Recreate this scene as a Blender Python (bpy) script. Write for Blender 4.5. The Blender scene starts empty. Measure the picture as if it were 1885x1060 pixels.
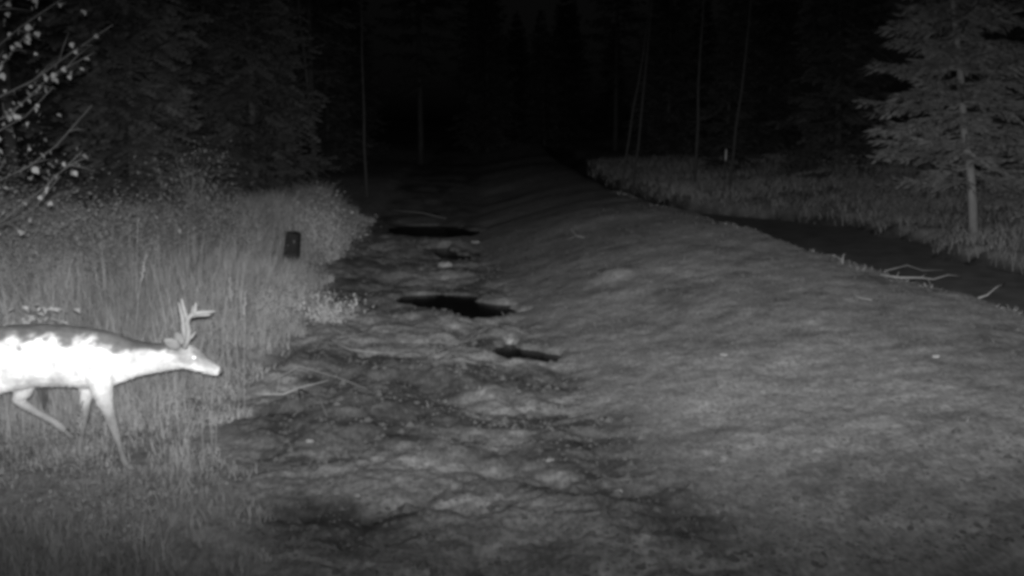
import bpy, math, random
import numpy as np
from mathutils import Vector, Matrix

random.seed(7)
RNG = np.random.default_rng(11)
scene = bpy.context.scene
COL = scene.collection
R = math.radians

# ------------------------------------------------------------------ camera, world, lamp, exposure
CAM = Vector((0.0, 0.0, 2.2))
cam_d = bpy.data.cameras.new('trail_camera')
cam_d.sensor_width = 36.0
cam_d.lens = 36.0 * 1810.0 / 1885.0
cam_d.clip_start = 0.05
cam_d.clip_end = 600.0
cam = bpy.data.objects.new('trail_camera', cam_d)
cam.location = CAM
cam.rotation_euler = (R(90.0 - 9.1), 0, 0)
COL.objects.link(cam)
scene.camera = cam

world = bpy.data.worlds.new('World')
scene.world = world
world.use_nodes = True
wn = world.node_tree
bg = wn.nodes['Background']
sky = wn.nodes.new('ShaderNodeTexSky')
sky.sky_type = 'NISHITA'
sky.sun_disc = False
sky.sun_elevation = R(1.0)
sky.sun_rotation = R(200)
bw = wn.nodes.new('ShaderNodeRGBToBW')          # the infrared camera records no colour
wn.links.new(sky.outputs['Color'], bw.inputs['Color'])
wn.links.new(bw.outputs['Val'], bg.inputs['Color'])
bg.inputs['Strength'].default_value = 0.0017


def spot(name, energy, size, pitch, yaw, off, flat=1.0):
    d = bpy.data.lights.new(name, 'SPOT')
    d.energy = energy
    d.spot_size = R(size)
    d.spot_blend = 1.0
    d.shadow_soft_size = 0.03
    o = bpy.data.objects.new(name, d)
    o.location = (CAM.x + off[0], CAM.y - 0.02, CAM.z + off[1])
    o.rotation_euler = (R(90 + pitch), 0, R(-yaw))
    o.scale = (1, flat, 1)                      # the emitters' lens spreads the beam sideways
    COL.objects.link(o)
    return o


# the trail camera's own infrared flash: a wide and a narrow row of emitters above the lens
spot('infrared_flash', 9800, 125, -6.5, -1.0, (0.0, 0.06), 0.20)
spot('infrared_flash_wide', 540, 130, -10.0, -1.0, (0.0, 0.08), 0.5)

scene.view_settings.view_transform = 'Standard'
scene.view_settings.look = 'None'
scene.view_settings.exposure = 0.0
scene.view_settings.gamma = 1.0
scene.view_settings.use_curve_mapping = False
scene.render.engine = 'CYCLES'
scene.cycles.filter_width = 3.8               # a soft cheap lens
scene.cycles.max_bounces = 4
scene.cycles.diffuse_bounces = 2


# ------------------------------------------------------------------ noise
def _hash(ix, iy, s):
    h = (ix.astype(np.int64) * 374761393 + iy.astype(np.int64) * 668265263 + s * 974634777) & 0xffffffff
    h = ((h ^ (h >> 13)) * 1274126177) & 0xffffffff
    h = h ^ (h >> 16)
    return (h & 0xffffff) / float(0xffffff)


def vnoise(x, y, s=0):
    ix = np.floor(x); iy = np.floor(y)
    fx = x - ix; fy = y - iy
    fx = fx * fx * (3 - 2 * fx); fy = fy * fy * (3 - 2 * fy)
    a = _hash(ix, iy, s); b = _hash(ix + 1, iy, s); c = _hash(ix, iy + 1, s); d = _hash(ix + 1, iy + 1, s)
    return (a * (1 - fx) + b * fx) * (1 - fy) + (c * (1 - fx) + d * fx) * fy - 0.5


def fbm(x, y, s=0, o=4):
    r = 0; a = 1.0
    for k in range(o):
        r = r + a * vnoise(x, y, s + k * 17)
        x = x * 2.03 + 3.1; y = y * 2.03 + 1.7; a *= 0.5
    return r


def worley(x, y, s=0):
    ix = np.floor(x); iy = np.floor(y)
    best = np.full(np.shape(x), 9.0)
    for dx in (-1, 0, 1):
        for dy in (-1, 0, 1):
            cx = ix + dx; cy = iy + dy
            px = cx + _hash(cx, cy, s); py = cy + _hash(cx, cy, s + 5)
            best = np.minimum(best, (x - px) ** 2 + (y - py) ** 2)
    return np.sqrt(best)


def sst(a, b, x):
    t = np.clip((x - a) / (b - a), 0, 1)
    return t * t * (3 - 2 * t)


# ------------------------------------------------------------------ shape of the ground
def xl(y):   # left edge of the mud track
    return np.interp(y, [0, 4.2, 5.3, 6.9, 7.8, 9.4, 12.4, 15.4, 22.3, 40, 140], [-0.6, -1.1, -1.45, -2.0, -2.2, -2.25, -2.3, -2.95, -3.3, -4.2, -6])


def xr(y):   # right edge of the mud track, foot of the gravel bank
    return np.interp(y, [0, 4.2, 5.3, 6.6, 8.2, 9.9, 12.4, 21, 40, 140], [1.9, 1.45, 1.15, 0.85, 0.68, 0.45, -0.05, -0.8, -1.4, -3])


def xc(y):   # crest of the gravel bank
    return np.interp(y, [0, 5, 9.3, 11.5, 15, 19.5, 25, 44, 140], [5.0, 5.0, 4.93, 4.23, 3.42, 2.78, 2.5, 1.8, 0])


def zc(y):   # height of that crest: the bank swells away from the camera
    return np.interp(y, [0, 7, 9.3, 11.5, 15, 19.5, 25, 44], [.43, .45, .48, .58, .76, .79, .72, .45])


def xb(y):   # far shore of the ditch
    return np.interp(y, [0, 12, 14.9, 16.7, 17.5, 19.5, 23.3, 24.8, 25.6, 28, 40, 64, 140],
                     [8.3, 8.2, 7.85, 7.5, 7.4, 8.0, 7.7, 6.8, 5.9, 4.3, 3.3, 2.8, 1.2])


HOLES = [((-1.05, 13.1), (-0.36, 12.2), 0.34, 0.40), ((-0.03, 9.92), (0.24, 9.58), 0.18, 0.30),
         ((-1.95, 22.6), (-1.55, 21.6), 0.70, 0.37), ((-1.45, 18.7), (-0.85, 17.0), 0.22, 0.28)]


def seg_d(x, y, a, b):
    dx, dy = b[0] - a[0], b[1] - a[1]
    t = np.clip(((x - a[0]) * dx + (y - a[1]) * dy) / (dx * dx + dy * dy), 0, 1)
    return np.hypot(x - a[0] - t * dx, y - a[1] - t * dy), t


def ground_h(x, y, detail=True):
    x = np.asarray(x, float); y = np.asarray(y, float)
    L = xl(y) + 0.25 * vnoise(y * 0.9, y * 0 + 3, 2); Rr = xr(y) + 0.35 * vnoise(y * 0.8, y * 0 + 9, 4)
    C = xc(y) + 0.18 * vnoise(y * 0.7, y * 0 + 1, 6); B = xb(y) + 0.5 * vnoise(y * 0.9, y * 0 + 5, 8) + 0.25 * vnoise(y * 3, x, 9)
    far = 0.028 * np.maximum(0, y - 26)
    # bank
    t = np.clip((x - Rr) / (C - Rr), 0, 1)
    Zc = zc(y)
    z = Zc * np.sin(t * math.pi / 2) ** 1.25
    z = np.where(x > C, Zc + 0.02 - (Zc + 0.48) * sst(-0.1, 1.25, x - C), z)
    bank = -0.46 + 0.66 * sst(-0.6, 0.75, x - B) + 0.05 * np.maximum(0, x - B)
    z = np.where(x > C + 0.05, np.maximum(z, bank), z)
    # left verge
    v = np.maximum(0, L - x)
    z = z + np.where(x < L, (0.05 + 0.05 * sst(7, 9, y)) * sst(0, 0.5, v) + 0.035 * np.maximum(0, v - 0.8), 0)
    # mud
    m = sst(-0.25, 0.25, x - L) * (1 - sst(-0.2, 0.45, x - Rr))
    m = m * (1 - 0.65 * sst(18, 40, y))
    wx = x + 0.35 * fbm(x * 1.1, y * 1.1, 31, 3); wy = y + 0.35 * fbm(x * 1.1, y * 1.1, 41, 3)
    w1 = np.clip(1 - (worley(wx * 1.25, wy * 1.15, 51) / 0.8) ** 2, 0, 1)
    w2 = np.clip(1 - (worley(wx * 3.1 + 7, wy * 2.9, 61) / 0.8) ** 2, 0, 1)
    calm = np.ones_like(x)
    for a, b, rad, dep in HOLES[:4]:
        calm = np.minimum(calm, 0.15 + 0.85 * sst(rad * 1.0, rad * 2.6, seg_d(x, y, a, b)[0]))
    m = m * calm
    soft = 1 - 0.7 * sst(-0.5, 0.2, x - Rr)
    z = z + m * (0.090 * w1 * soft + 0.034 * w2 + 0.12 * fbm(x * 0.8, y * 0.8, 71, 3) - 0.07)
    # holes full of water
    for a, b, rad, dep in HOLES:
        d, tt = seg_d(x + 0.22 * fbm(x * 3, y * 3, 77, 4), y + 0.30 * fbm(x * 3, y * 3, 78, 4), a, b)
        z = z - dep * (1 - sst(rad * 0.25, rad * 1.75, d))
    if detail:
        near = 1 - sst(14, 30, y)
        z = z + near * (m * (0.026 * fbm(x * 6, y * 6, 81, 4) + 0.011 * fbm(x * 15, y * 15, 85, 2)))
        g = sst(-0.1, 0.6, x - Rr)
        z = z + near * g * (0.045 * fbm(x * 1.3, y * 1.0, 91, 4) + 0.006 * fbm(x * 9, y * 7, 95, 3) + 0.004 * vnoise(x * 30, y * 26, 97))
        z = z + 0.10 * fbm(x * 0.5, y * 0.5, 99, 3) * sst(0.3, 1.5, x - B)
        z = z + (x < L) * 0.03 * fbm(x * 3, y * 3, 101, 3)
        # little heap on the bank
        z = z + 0.10 * np.exp(-(((x - 1.35) / 0.28) ** 2 + ((y - 12.9) / 0.35) ** 2))
    return z + far + 0.06 * fbm(x * 0.12, y * 0.12, 111, 2) * sst(24, 40, y) * 8


def gh(x, y):
    return float(ground_h(np.array([x]), np.array([y]))[0])


# ------------------------------------------------------------------ materials
def mat(name, lo, hi, scale=6.0, rough=0.9, bump=0.0, bscale=None, spec=0.2, stretch=(1, 1, 1), detail=6.0, fine=0.0):
    m = bpy.data.materials.new(name)
    m.use_nodes = True
    nt = m.node_tree
    p = nt.nodes['Principled BSDF']
    p.inputs['Roughness'].default_value = rough
    p.inputs['Specular IOR Level'].default_value = spec
    tc = nt.nodes.new('ShaderNodeTexCoord')
    mp = nt.nodes.new('ShaderNodeMapping')
    mp.inputs['Scale'].default_value = stretch
    nt.links.new(tc.outputs['Object'], mp.inputs['Vector'])
    n = nt.nodes.new('ShaderNodeTexNoise')
    n.inputs['Scale'].default_value = scale
    n.inputs['Detail'].default_value = detail
    n.inputs['Roughness'].default_value = 0.62
    nt.links.new(mp.outputs['Vector'], n.inputs['Vector'])
    r = nt.nodes.new('ShaderNodeMapRange')
    r.inputs['From Min'].default_value = 0.3
    r.inputs['From Max'].default_value = 0.7
    r.inputs['To Min'].default_value = lo
    r.inputs['To Max'].default_value = hi
    nt.links.new(n.outputs['Fac'], r.inputs['Value'])
    nt.links.new(r.outputs['Result'], p.inputs['Base Color'])
    if bump:
        n2 = nt.nodes.new('ShaderNodeTexNoise')
        n2.inputs['Scale'].default_value = bscale or scale * 6
        n2.inputs['Detail'].default_value = 5
        nt.links.new(mp.outputs['Vector'], n2.inputs['Vector'])
        b = nt.nodes.new('ShaderNodeBump')
        b.inputs['Strength'].default_value = bump
        b.inputs['Distance'].default_value = 0.02
        nt.links.new(n2.outputs['Fac'], b.inputs['Height'])
        nt.links.new(b.outputs['Normal'], p.inputs['Normal'])
    return m


def attr_mat(name, attr, rough=0.9, nscale=20, namp=0.25, bump=0.0, bscale=90, spec=0.2, rough_attr=None, grain=0.0):
    """base grey comes from a per-vertex attribute, broken up by noise"""
    m = bpy.data.materials.new(name)
    m.use_nodes = True
    nt = m.node_tree
    p = nt.nodes['Principled BSDF']
    p.inputs['Roughness'].default_value = rough
    p.inputs['Specular IOR Level'].default_value = spec
    a = nt.nodes.new('ShaderNodeAttribute')
    a.attribute_name = attr
    tc = nt.nodes.new('ShaderNodeTexCoord')
    n = nt.nodes.new('ShaderNodeTexNoise')
    n.inputs['Scale'].default_value = nscale
    n.inputs['Detail'].default_value = 8
    n.inputs['Roughness'].default_value = 0.65
    nt.links.new(tc.outputs['Object'], n.inputs['Vector'])
    r = nt.nodes.new('ShaderNodeMapRange')
    r.inputs['From Min'].default_value = 0.3
    r.inputs['From Max'].default_value = 0.7
    r.inputs['To Min'].default_value = 1 - namp
    r.inputs['To Max'].default_value = 1 + namp
    nt.links.new(n.outputs['Fac'], r.inputs['Value'])
    out = r.outputs['Result']
    if grain:
        n3 = nt.nodes.new('ShaderNodeTexNoise')
        n3.inputs['Scale'].default_value = 38
        n3.inputs['Detail'].default_value = 3
        mp3 = nt.nodes.new('ShaderNodeMapping')
        mp3.inputs['Scale'].default_value = (1.0, 0.45, 1.0)
        nt.links.new(tc.outputs['Object'], mp3.inputs['Vector'])
        nt.links.new(mp3.outputs['Vector'], n3.inputs['Vector'])
        r3 = nt.nodes.new('ShaderNodeMapRange')
        r3.inputs['From Min'].default_value = 0.3
        r3.inputs['From Max'].default_value = 0.7
        r3.inputs['To Min'].default_value = 1 - grain
        r3.inputs['To Max'].default_value = 1 + grain
        nt.links.new(n3.outputs['Fac'], r3.inputs['Value'])
        m3 = nt.nodes.new('ShaderNodeMath')
        m3.operation = 'MULTIPLY'
        nt.links.new(out, m3.inputs[0])
        nt.links.new(r3.outputs['Result'], m3.inputs[1])
        out = m3.outputs[0]
    mu = nt.nodes.new('ShaderNodeMath')
    mu.operation = 'MULTIPLY'
    nt.links.new(a.outputs['Fac'], mu.inputs[0])
    nt.links.new(out, mu.inputs[1])
    nt.links.new(mu.outputs[0], p.inputs['Base Color'])
    if rough_attr:
        ra = nt.nodes.new('ShaderNodeAttribute')
        ra.attribute_name = rough_attr
        nt.links.new(ra.outputs['Fac'], p.inputs['Roughness'])
    if bump:
        n2 = nt.nodes.new('ShaderNodeTexNoise')
        n2.inputs['Scale'].default_value = bscale
        n2.inputs['Detail'].default_value = 4
        nt.links.new(tc.outputs['Object'], n2.inputs['Vector'])
        b = nt.nodes.new('ShaderNodeBump')
        b.inputs['Strength'].default_value = bump
        b.inputs['Distance'].default_value = 0.015
        nt.links.new(n2.outputs['Fac'], b.inputs['Height'])
        nt.links.new(b.outputs['Normal'], p.inputs['Normal'])
    return m


M_GROUND = attr_mat('soil', 'tone', nscale=7, namp=0.28, bump=0.5, bscale=48, grain=0.32)
M_GRASS = attr_mat('grass', 'tone', nscale=1.2, namp=0.25, spec=0.1)
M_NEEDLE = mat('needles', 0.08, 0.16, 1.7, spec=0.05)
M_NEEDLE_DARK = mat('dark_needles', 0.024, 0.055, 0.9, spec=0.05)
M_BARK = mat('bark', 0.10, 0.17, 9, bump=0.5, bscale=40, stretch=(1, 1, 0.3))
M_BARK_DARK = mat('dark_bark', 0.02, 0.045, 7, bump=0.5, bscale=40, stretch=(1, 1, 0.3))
M_DEAD = mat('bleached_wood', 0.12, 0.21, 10, bump=0.3, stretch=(1, 1, 1))
M_STEM = mat('shrub_stem', 0.05, 0.09, 10)
M_POLE = mat('grey_pole', 0.026, 0.046, 10)
M_LIMB = mat('limb_bark', 0.015, 0.03, 10)
M_TWIG = mat('grey_twig', 0.09, 0.15, 10)
M_LEAF = mat('pale_leaf', 0.045, 0.105, 9, spec=0.2)
M_WEED = mat('weed_leaf', 0.15, 0.25, 9, spec=0.2)
M_SHRUB = mat('shrub_leaf', 0.07, 0.13, 5, spec=0.1)
M_STALK = mat('dry_stalk', 0.10, 0.17, 12)
M_STONE = mat('pale_stone', 0.12, 0.20, 14, bump=0.4)
M_STUMP = mat('black_wood', 0.005, 0.012, 14, bump=0.5, bscale=60)
M_STAKE = mat('white_paint', 0.45, 0.6, 14)
M_ANTLER = mat('antler_horn', 0.085, 0.13, 24, bump=0.2)
M_EYE = mat('eye_shine', 0.6, 0.7, 4, rough=0.15, spec=0.8)  # pale base colour stands in for the flash reflected by the eye
M_NOSE = mat('dark_nose', 0.05, 0.08, 20, rough=0.5)
M_HOOF = mat('dark_hoof', 0.08, 0.12, 20, rough=0.6)
M_EAR = mat('ear_fur', 0.08, 0.13, 24, bump=0.3)
M_COAT = attr_mat('deer_coat', 'tone', nscale=9, namp=0.38, bump=0.6, bscale=160, spec=0.05)
M_CRUMB = mat('soil_crumb', 0.045, 0.085, 3)

M_WATER = bpy.data.materials.new('still_water')
M_WATER.use_nodes = True
_p = M_WATER.node_tree.nodes['Principled BSDF']
_nz = M_WATER.node_tree.nodes.new('ShaderNodeTexNoise')
_nz.inputs['Scale'].default_value = 3.0
_mr = M_WATER.node_tree.nodes.new('ShaderNodeMapRange')
_mr.inputs['To Min'].default_value = 0.004
_mr.inputs['To Max'].default_value = 0.012
M_WATER.node_tree.links.new(_nz.outputs['Fac'], _mr.inputs['Value'])
M_WATER.node_tree.links.new(_mr.outputs['Result'], _p.inputs['Base Color'])
_p.inputs['Roughness'].default_value = 0.2
_p.inputs['Specular IOR Level'].default_value = 0.12
_p.inputs['IOR'].default_value = 1.33


M_DITCH = mat('wet_peat', 0.10, 0.22, 2.5, rough=0.45, spec=0.12)


# ------------------------------------------------------------------ mesh helpers
def tag(o, label=None, cat=None, group=None, kind=None):
    if label: o['label'] = label
    if cat: o['category'] = cat
    if group: o['group'] = group
    if kind: o['kind'] = kind
    return o


def link(name, me, parent=None, loc=None):
    o = bpy.data.objects.new(name, me)
    COL.objects.link(o)
    if loc is not None: o.location = loc
    if parent is not None: o.parent = parent
    return o


def empty(name, loc=(0, 0, 0), rz=0.0):
    o = bpy.data.objects.new(name, None)
    o.empty_display_size = 0.2
    o.location = loc
    o.rotation_euler = (0, 0, rz)
    COL.objects.link(o)
    return o


def np_mesh(name, V, F, m, tone=None, smooth=False):
    """V (n,3) float, F (k,3|4) int"""
    me = bpy.data.meshes.new(name)
    V = np.asarray(V, np.float32); F = np.asarray(F, np.int32)
    k, w = F.shape
    me.vertices.add(len(V))
    me.vertices.foreach_set('co', V.ravel())
    me.loops.add(k * w)
    me.loops.foreach_set('vertex_index', F.ravel())
    me.polygons.add(k)
    me.polygons.foreach_set('loop_start', np.arange(0, k * w, w, dtype=np.int32))
    me.polygons.foreach_set('loop_total', np.full(k, w, np.int32))
    me.polygons.foreach_set('use_smooth', np.full(k, smooth, bool))
    if tone is not None:
        at = me.attributes.new('tone', 'FLOAT', 'POINT')
        at.data.foreach_set('value', np.asarray(tone, np.float32))
    me.materials.append(m)
    me.update(calc_edges=True)
    me.validate()
    return me


class MB:
    def __init__(s):
        s.v = []; s.f = []

    def tube(s, pts, rad, n=6, cap=True):
        pts = [Vector(p) for p in pts]
        if not hasattr(rad, '__len__'): rad = [rad] * len(pts)
        b0 = len(s.v)
        t = (pts[1] - pts[0]).normalized()
        u = t.orthogonal().normalized()
        for i, p in enumerate(pts):
            if i == 0: tt = pts[1] - pts[0]
            elif i == len(pts) - 1: tt = pts[-1] - pts[-2]
            else: tt = pts[i + 1] - pts[i - 1]
            tt.normalize()
            u = (u - tt * u.dot(tt)).normalized()
            w = tt.cross(u)
            for k in range(n):
                a = 2 * math.pi * k / n
                s.v.append(p + (u * math.cos(a) + w * math.sin(a)) * rad[i])
        for i in range(len(pts) - 1):
            for k in range(n):
                a = b0 + i * n + k; b = b0 + i * n + (k + 1) % n
                s.f.append((a, b, b + n, a + n))
        if cap:
            s.f.append(tuple(b0 + k for k in reversed(range(n))))
            e = b0 + (len(pts) - 1) * n
            s.f.append(tuple(e + k for k in range(n)))
        return s

    def rings(s, rings):
        """closed loft through rings of equal length, capped"""
        b0 = len(s.v); n = len(rings[0])
        for r in rings: s.v.extend(Vector(p) for p in r)
        for i in range(len(rings) - 1):
            for k in range(n):
                a = b0 + i * n + k; b = b0 + i * n + (k + 1) % n
                s.f.append((a, b, b + n, a + n))
        s.f.append(tuple(b0 + k for k in reversed(range(n))))
        e = b0 + (len(rings) - 1) * n
        s.f.append(tuple(e + k for k in range(n)))
        return s

    def mesh(s, name, m, smooth=True):
        me = bpy.data.meshes.new(name)
        me.from_pydata([tuple(p) for p in s.v], [], s.f)
        me.materials.append(m)
        if smooth:
            me.polygons.foreach_set('use_smooth', [True] * len(me.polygons))
        me.update()
        return me

    def build(s, name, m, parent=None, loc=None, smooth=True):
        return link(name, s.mesh(name, m, smooth), parent, loc)


# ------------------------------------------------------------------ the ground sheet
def build_ground():
    ys = [-4.0]
    while ys[-1] < 150:
        y = ys[-1]
        ys.append(y + (0.14 if y < 4.3 else max(0.013, 0.0030 * y) if y < 24 else 0.02 * y))
    ys = np.array(ys)
    nc = 800
    s = np.linspace(-1, 1, nc)
    s = np.sign(s) * np.abs(s) ** 1.12
    Y = np.repeat(ys[:, None], nc, 1)
    X = s[None, :] * np.maximum(5.0, 0.66 * Y + 1.5)
    Z = ground_h(X, Y)
    L = xl(Y); Rr = xr(Y); C = xc(Y); B = xb(Y)
    mud = sst(-0.2, 0.3, X - L) * (1 - sst(-0.3, 0.5, X - Rr))
    # soil types: dry gravelly bank, turned-over mud with wet stains, turf, ditch clay
    bank = sst(0, 0.5, X - Rr) * (1 - sst(0.15, 0.6, X - C))
    wet = sst(0.0, 0.30, fbm(X * 0.9 + 5, Y * 1.5, 201, 4))
    wet = np.maximum(wet, np.exp(-((X - .95) / .40) ** 2 - ((Y - 5.45) / .33) ** 2) * (1 + fbm(X * 4, Y * 4, 207, 3)))
    wet = np.maximum(wet, 1 - sst(.08, .22, seg_d(X + .15 * fbm(X * 4, Y * 4, 217, 3), Y + .2 * fbm(X * 4, Y * 4, 218, 3), (-1.75, 8.35), (-.95, 7.95))[0]))
    for a, b, rad, dep in HOLES:
        wet = np.maximum(wet, .9 * (1 - sst(rad * .9, rad * 2.1, seg_d(X + .25 * fbm(X * 3, Y * 3, 219, 4), Y + .3 * fbm(X * 3, Y * 3, 220, 4), a, b)[0])))
    wet = np.clip(wet, 0, 1)
    t_mud = 0.142 * (1 - 0.60 * wet) + 0.045 * fbm(X * 4, Y * 4, 211, 3)
    t_bank = 0.165 + 0.05 * fbm(X * 0.5, Y * 0.8, 221, 4) + 0.05 * fbm(X * 4 + Y * 2, Y * 6 - X * 2, 231, 4) - 0.05 * sst(.2, .5, fbm(X * 2.2, Y * 2.8, 237, 5)) + 0.03 * sst(.2, .5, fbm(X * 1.7, Y * 2.6, 239, 5))
    ditch = sst(0.15, 0.6, X - C) * (1 - sst(0.2, 0.6, X - B))
    t_turf = 0.17 + 0.05 * fbm(X * 2, Y * 2, 241, 3)
    T = t_turf.copy()
    T = T * (1 - mud) + t_mud * mud
    T = T * (1 - bank) + t_bank * bank
    T = T * (1 - ditch) + 0.03 * ditch
    V = np.stack([X, Y, Z], -1).reshape(-1, 3)
    nr = len(ys)
    i = np.arange(nr - 1)[:, None] * nc + np.arange(nc - 1)[None, :]
    F = np.stack([i, i + 1, i + 1 + nc, i + nc], -1).reshape(-1, 4)
    me = np_mesh('ground', V, F, M_GROUND, np.clip(T, 0.03, 0.5).ravel(), smooth=True)
    tag(link('ground', me), kind='structure')


build_ground()


def sheet(name, x0, x1, y0, y1, z, n=6, m=None):
    xs = np.linspace(x0, x1, n); ys = np.linspace(y0, y1, n)
    X, Y = np.meshgrid(xs, ys)
    V = np.stack([X, Y, np.full_like(X, z)], -1).reshape(-1, 3)
    i = np.arange(n - 1)[:, None] * n + np.arange(n - 1)[None, :]
    F = np.stack([i, i + 1, i + 1 + n, i + n], -1).reshape(-1, 4)
    return tag(link(name, np_mesh(name, V, F, m or M_WATER)), kind='structure')


sheet('ditch_water', 4.9, 9.2, 3, 27.5, -0.05, 6, M_DITCH)
for a, b, rad, dep in HOLES[:4]:
    e = rad * 1.6 + 0.1
    lv = {0.40: -0.07, 0.30: -0.05, 0.37: -0.06, 0.28: -0.06}[dep]
    sheet('puddle', min(a[0], b[0]) - e, max(a[0], b[0]) + e, min(a[1], b[1]) - e, max(a[1], b[1]) + e, lv)


# ------------------------------------------------------------------ conifers
def spray(V, F, p, d, up, ln, wd):
    """one flat needle twig: a tapered jagged strip folded along its middle"""
    side = d.cross(up)
    if side.length < 1e-4: return
    side.normalize()
    b = len(V)
    q = p + d * ln * 0.45
    e = p + d * ln
    V.extend([p, q + side * wd - up * wd * 0.25, e, q - side * wd - up * wd * 0.25])
    F.extend([(b, b + 1, b + 2), (b, b + 2, b + 3)])


def conifer_meshes(key, h, rad, base, levels, per, step, tw, mneedle, mbark, lean=(0, 0), trunk_r=0.1, density=1.0, droop=0.35, nw=1.0):
    rnd = random.Random(key)
    tr = MB()
    n = 14
    pts = [Vector((lean[0] * (i / n) ** 1.0 + 0.02 * rnd.uniform(-1, 1), lean[1] * (i / n) ** 1.2 + 0.02 * rnd.uniform(-1, 1), h * i / n - (0.3 if i == 0 else 0))) for i in range(n + 1)]
    tr.tube(pts, [trunk_r * (1 - 0.93 * i / n) * (1.15 if i == 0 else 1) for i in range(n + 1)], 9)

    def tp(z):
        k = max(0.0, min(n - 1e-3, z / h * n)); i = int(k)
        return pts[i].lerp(pts[i + 1], k - i)
    V = []; F = []
    for lv in range(levels):
        f = lv / (levels - 1)
        z = base + (h - base) * (f ** 0.92) * 0.985
        prof = (1 - f) ** 0.8 * min(1.0, 0.62 + f * 3.0)
        k = max(3, int(per * (1 - 0.35 * f)))
        ph = rnd.uniform(0, 6.28)
        for b in range(k):
            if rnd.random() > density: continue
            a = ph + 6.283 * b / k + rnd.uniform(-0.35, 0.35)
            ln = rad * prof * rnd.uniform(0.62, 1.15) + 0.10
            o = tp(z + rnd.uniform(-0.14, 0.14))
            dr = droop * rnd.uniform(0.2, 1.7) * (1 - 1.4 * f)
            out = Vector((math.cos(a), math.sin(a), 0)); lat = Vector((-math.sin(a), math.cos(a), 0))
            bp = []
            m = max(3, int(ln / 0.22))
            for j in range(m + 1):
                t = j / m
                bp.append(o + out * ln * t + Vector((0, 0, ln * (-dr * t + 0.30 * droop * t * t * 1.4 + 0.12 * f * t))) + lat * rnd.uniform(-0.03, 0.03))
            tr.tube([bp[0], bp[m // 2], bp[-1]], [0.018 * (ln / 1.5) + 0.004, 0.010, 0.003], 3, cap=False)
            nt = max(4, int(ln / step))
            for j in range(nt):
                t = 0.12 + 0.88 * (j + rnd.random()) / nt
                kk = min(m - 1e-3, t * m); i0 = int(kk)
                p = bp[i0].lerp(bp[i0 + 1], kk - i0)
                tl = tw * (0.35 + 0.9 * (1 - t) + 0.25 * rnd.random()) * min(1, ln)
                for sgn in (-1, 1):
                    ang = rnd.uniform(0.55, 1.15) * sgn
                    d = (out * math.cos(ang) + lat * math.sin(ang) + Vector((0, 0, rnd.uniform(-0.7, 0.25)))).normalized()
                    up = (Vector((rnd.uniform(-1.1, 1.1), rnd.uniform(-1.1, 1.1), 1))).normalized()
                    # twig of a few sprays along its own length
                    ns = max(1, int(tl / 0.10))
                    for q in range(ns):
                        pp = p + d * tl * q / ns
                        spray(V, F, pp, d, up, tl / ns * 1.5, nw * (0.020 + 0.016 * rnd.random()))
                        if q:
                            d2 = (d + out * 0.7 + Vector((0, 0, rnd.uniform(-.4, .2)))).normalized()
                            spray(V, F, pp, d2, up, 0.11, 0.016 * nw)
                spray(V, F, p, out, Vector((0, 0, 1)), 0.14, 0.03)
    tm = tr.mesh('trunk', mbark)
    cm = np_mesh('crown', np.array([tuple(v) for v in V]), np.array(F), mneedle)
    return tm, cm


def conifer(name, meshes, loc, rz, sc, label, group=None):
    r = empty(name, loc, rz)
    r.scale = (sc, sc, sc)
    tag(r, label, 'tree', group)
    link('trunk', meshes[0], r)
    link('crown', meshes[1], r)
    return r


fir_m = conifer_meshes(3, 8.6, 1.75, 1.2, 44, 7, 0.055, 0.36, M_NEEDLE, M_BARK, lean=(-1.45, 0.2), trunk_r=0.09, density=0.78, droop=0.35, nw=0.95)
conifer('young_fir', fir_m, (8.5, 17.9, gh(8.5, 17.9)), 0, 1.0, 'tall pale young fir leaning slightly left behind the ditch at the right edge')
fir2_m = conifer_meshes(8, 4.2, 1.2, 0.3, 22, 7, 0.085, 0.34, M_NEEDLE, M_BARK, trunk_r=0.06, density=0.9, nw=1.2)
conifer('young_fir', fir2_m, (10.6, 19.6, gh(10.6, 19.6)), 0.8, 1.0, 'shorter bushy fir cut off by the right edge, behind the tall pale fir')

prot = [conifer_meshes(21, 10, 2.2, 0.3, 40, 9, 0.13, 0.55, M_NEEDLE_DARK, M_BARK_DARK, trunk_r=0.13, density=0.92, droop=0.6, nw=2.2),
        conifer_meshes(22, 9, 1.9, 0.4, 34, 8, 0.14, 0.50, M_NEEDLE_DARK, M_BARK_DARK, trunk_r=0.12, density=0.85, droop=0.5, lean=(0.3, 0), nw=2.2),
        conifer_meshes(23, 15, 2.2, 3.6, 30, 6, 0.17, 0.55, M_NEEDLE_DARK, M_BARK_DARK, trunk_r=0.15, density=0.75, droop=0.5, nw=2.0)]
left_spots = [(-6.3, 16.5), (-8.6, 14.2), (-5.6, 21.5), (-9.6, 19.0), (-7.6, 25.0), (-12.4, 17.5), (-11.0, 24.5), (-6.2, 31.0), (-9.6, 33.5), (-14.0, 29.5), (-16.5, 23.0), (-12.5, 38.0), (-7.4, 40.0), (-17.5, 36.0)]
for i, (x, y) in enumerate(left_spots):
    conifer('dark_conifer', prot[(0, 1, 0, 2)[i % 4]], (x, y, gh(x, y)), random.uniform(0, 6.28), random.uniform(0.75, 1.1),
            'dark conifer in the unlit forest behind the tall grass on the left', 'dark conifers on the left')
far_spots = [(-4.6, 50), (-1.4, 57), (2.0, 61), (5.6, 54), (-8.5, 52), (9.0, 60), (-2.8, 70), (4.0, 74), (12.5, 66), (-12, 62), (0.4, 84), (8.0, 82)]
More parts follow.
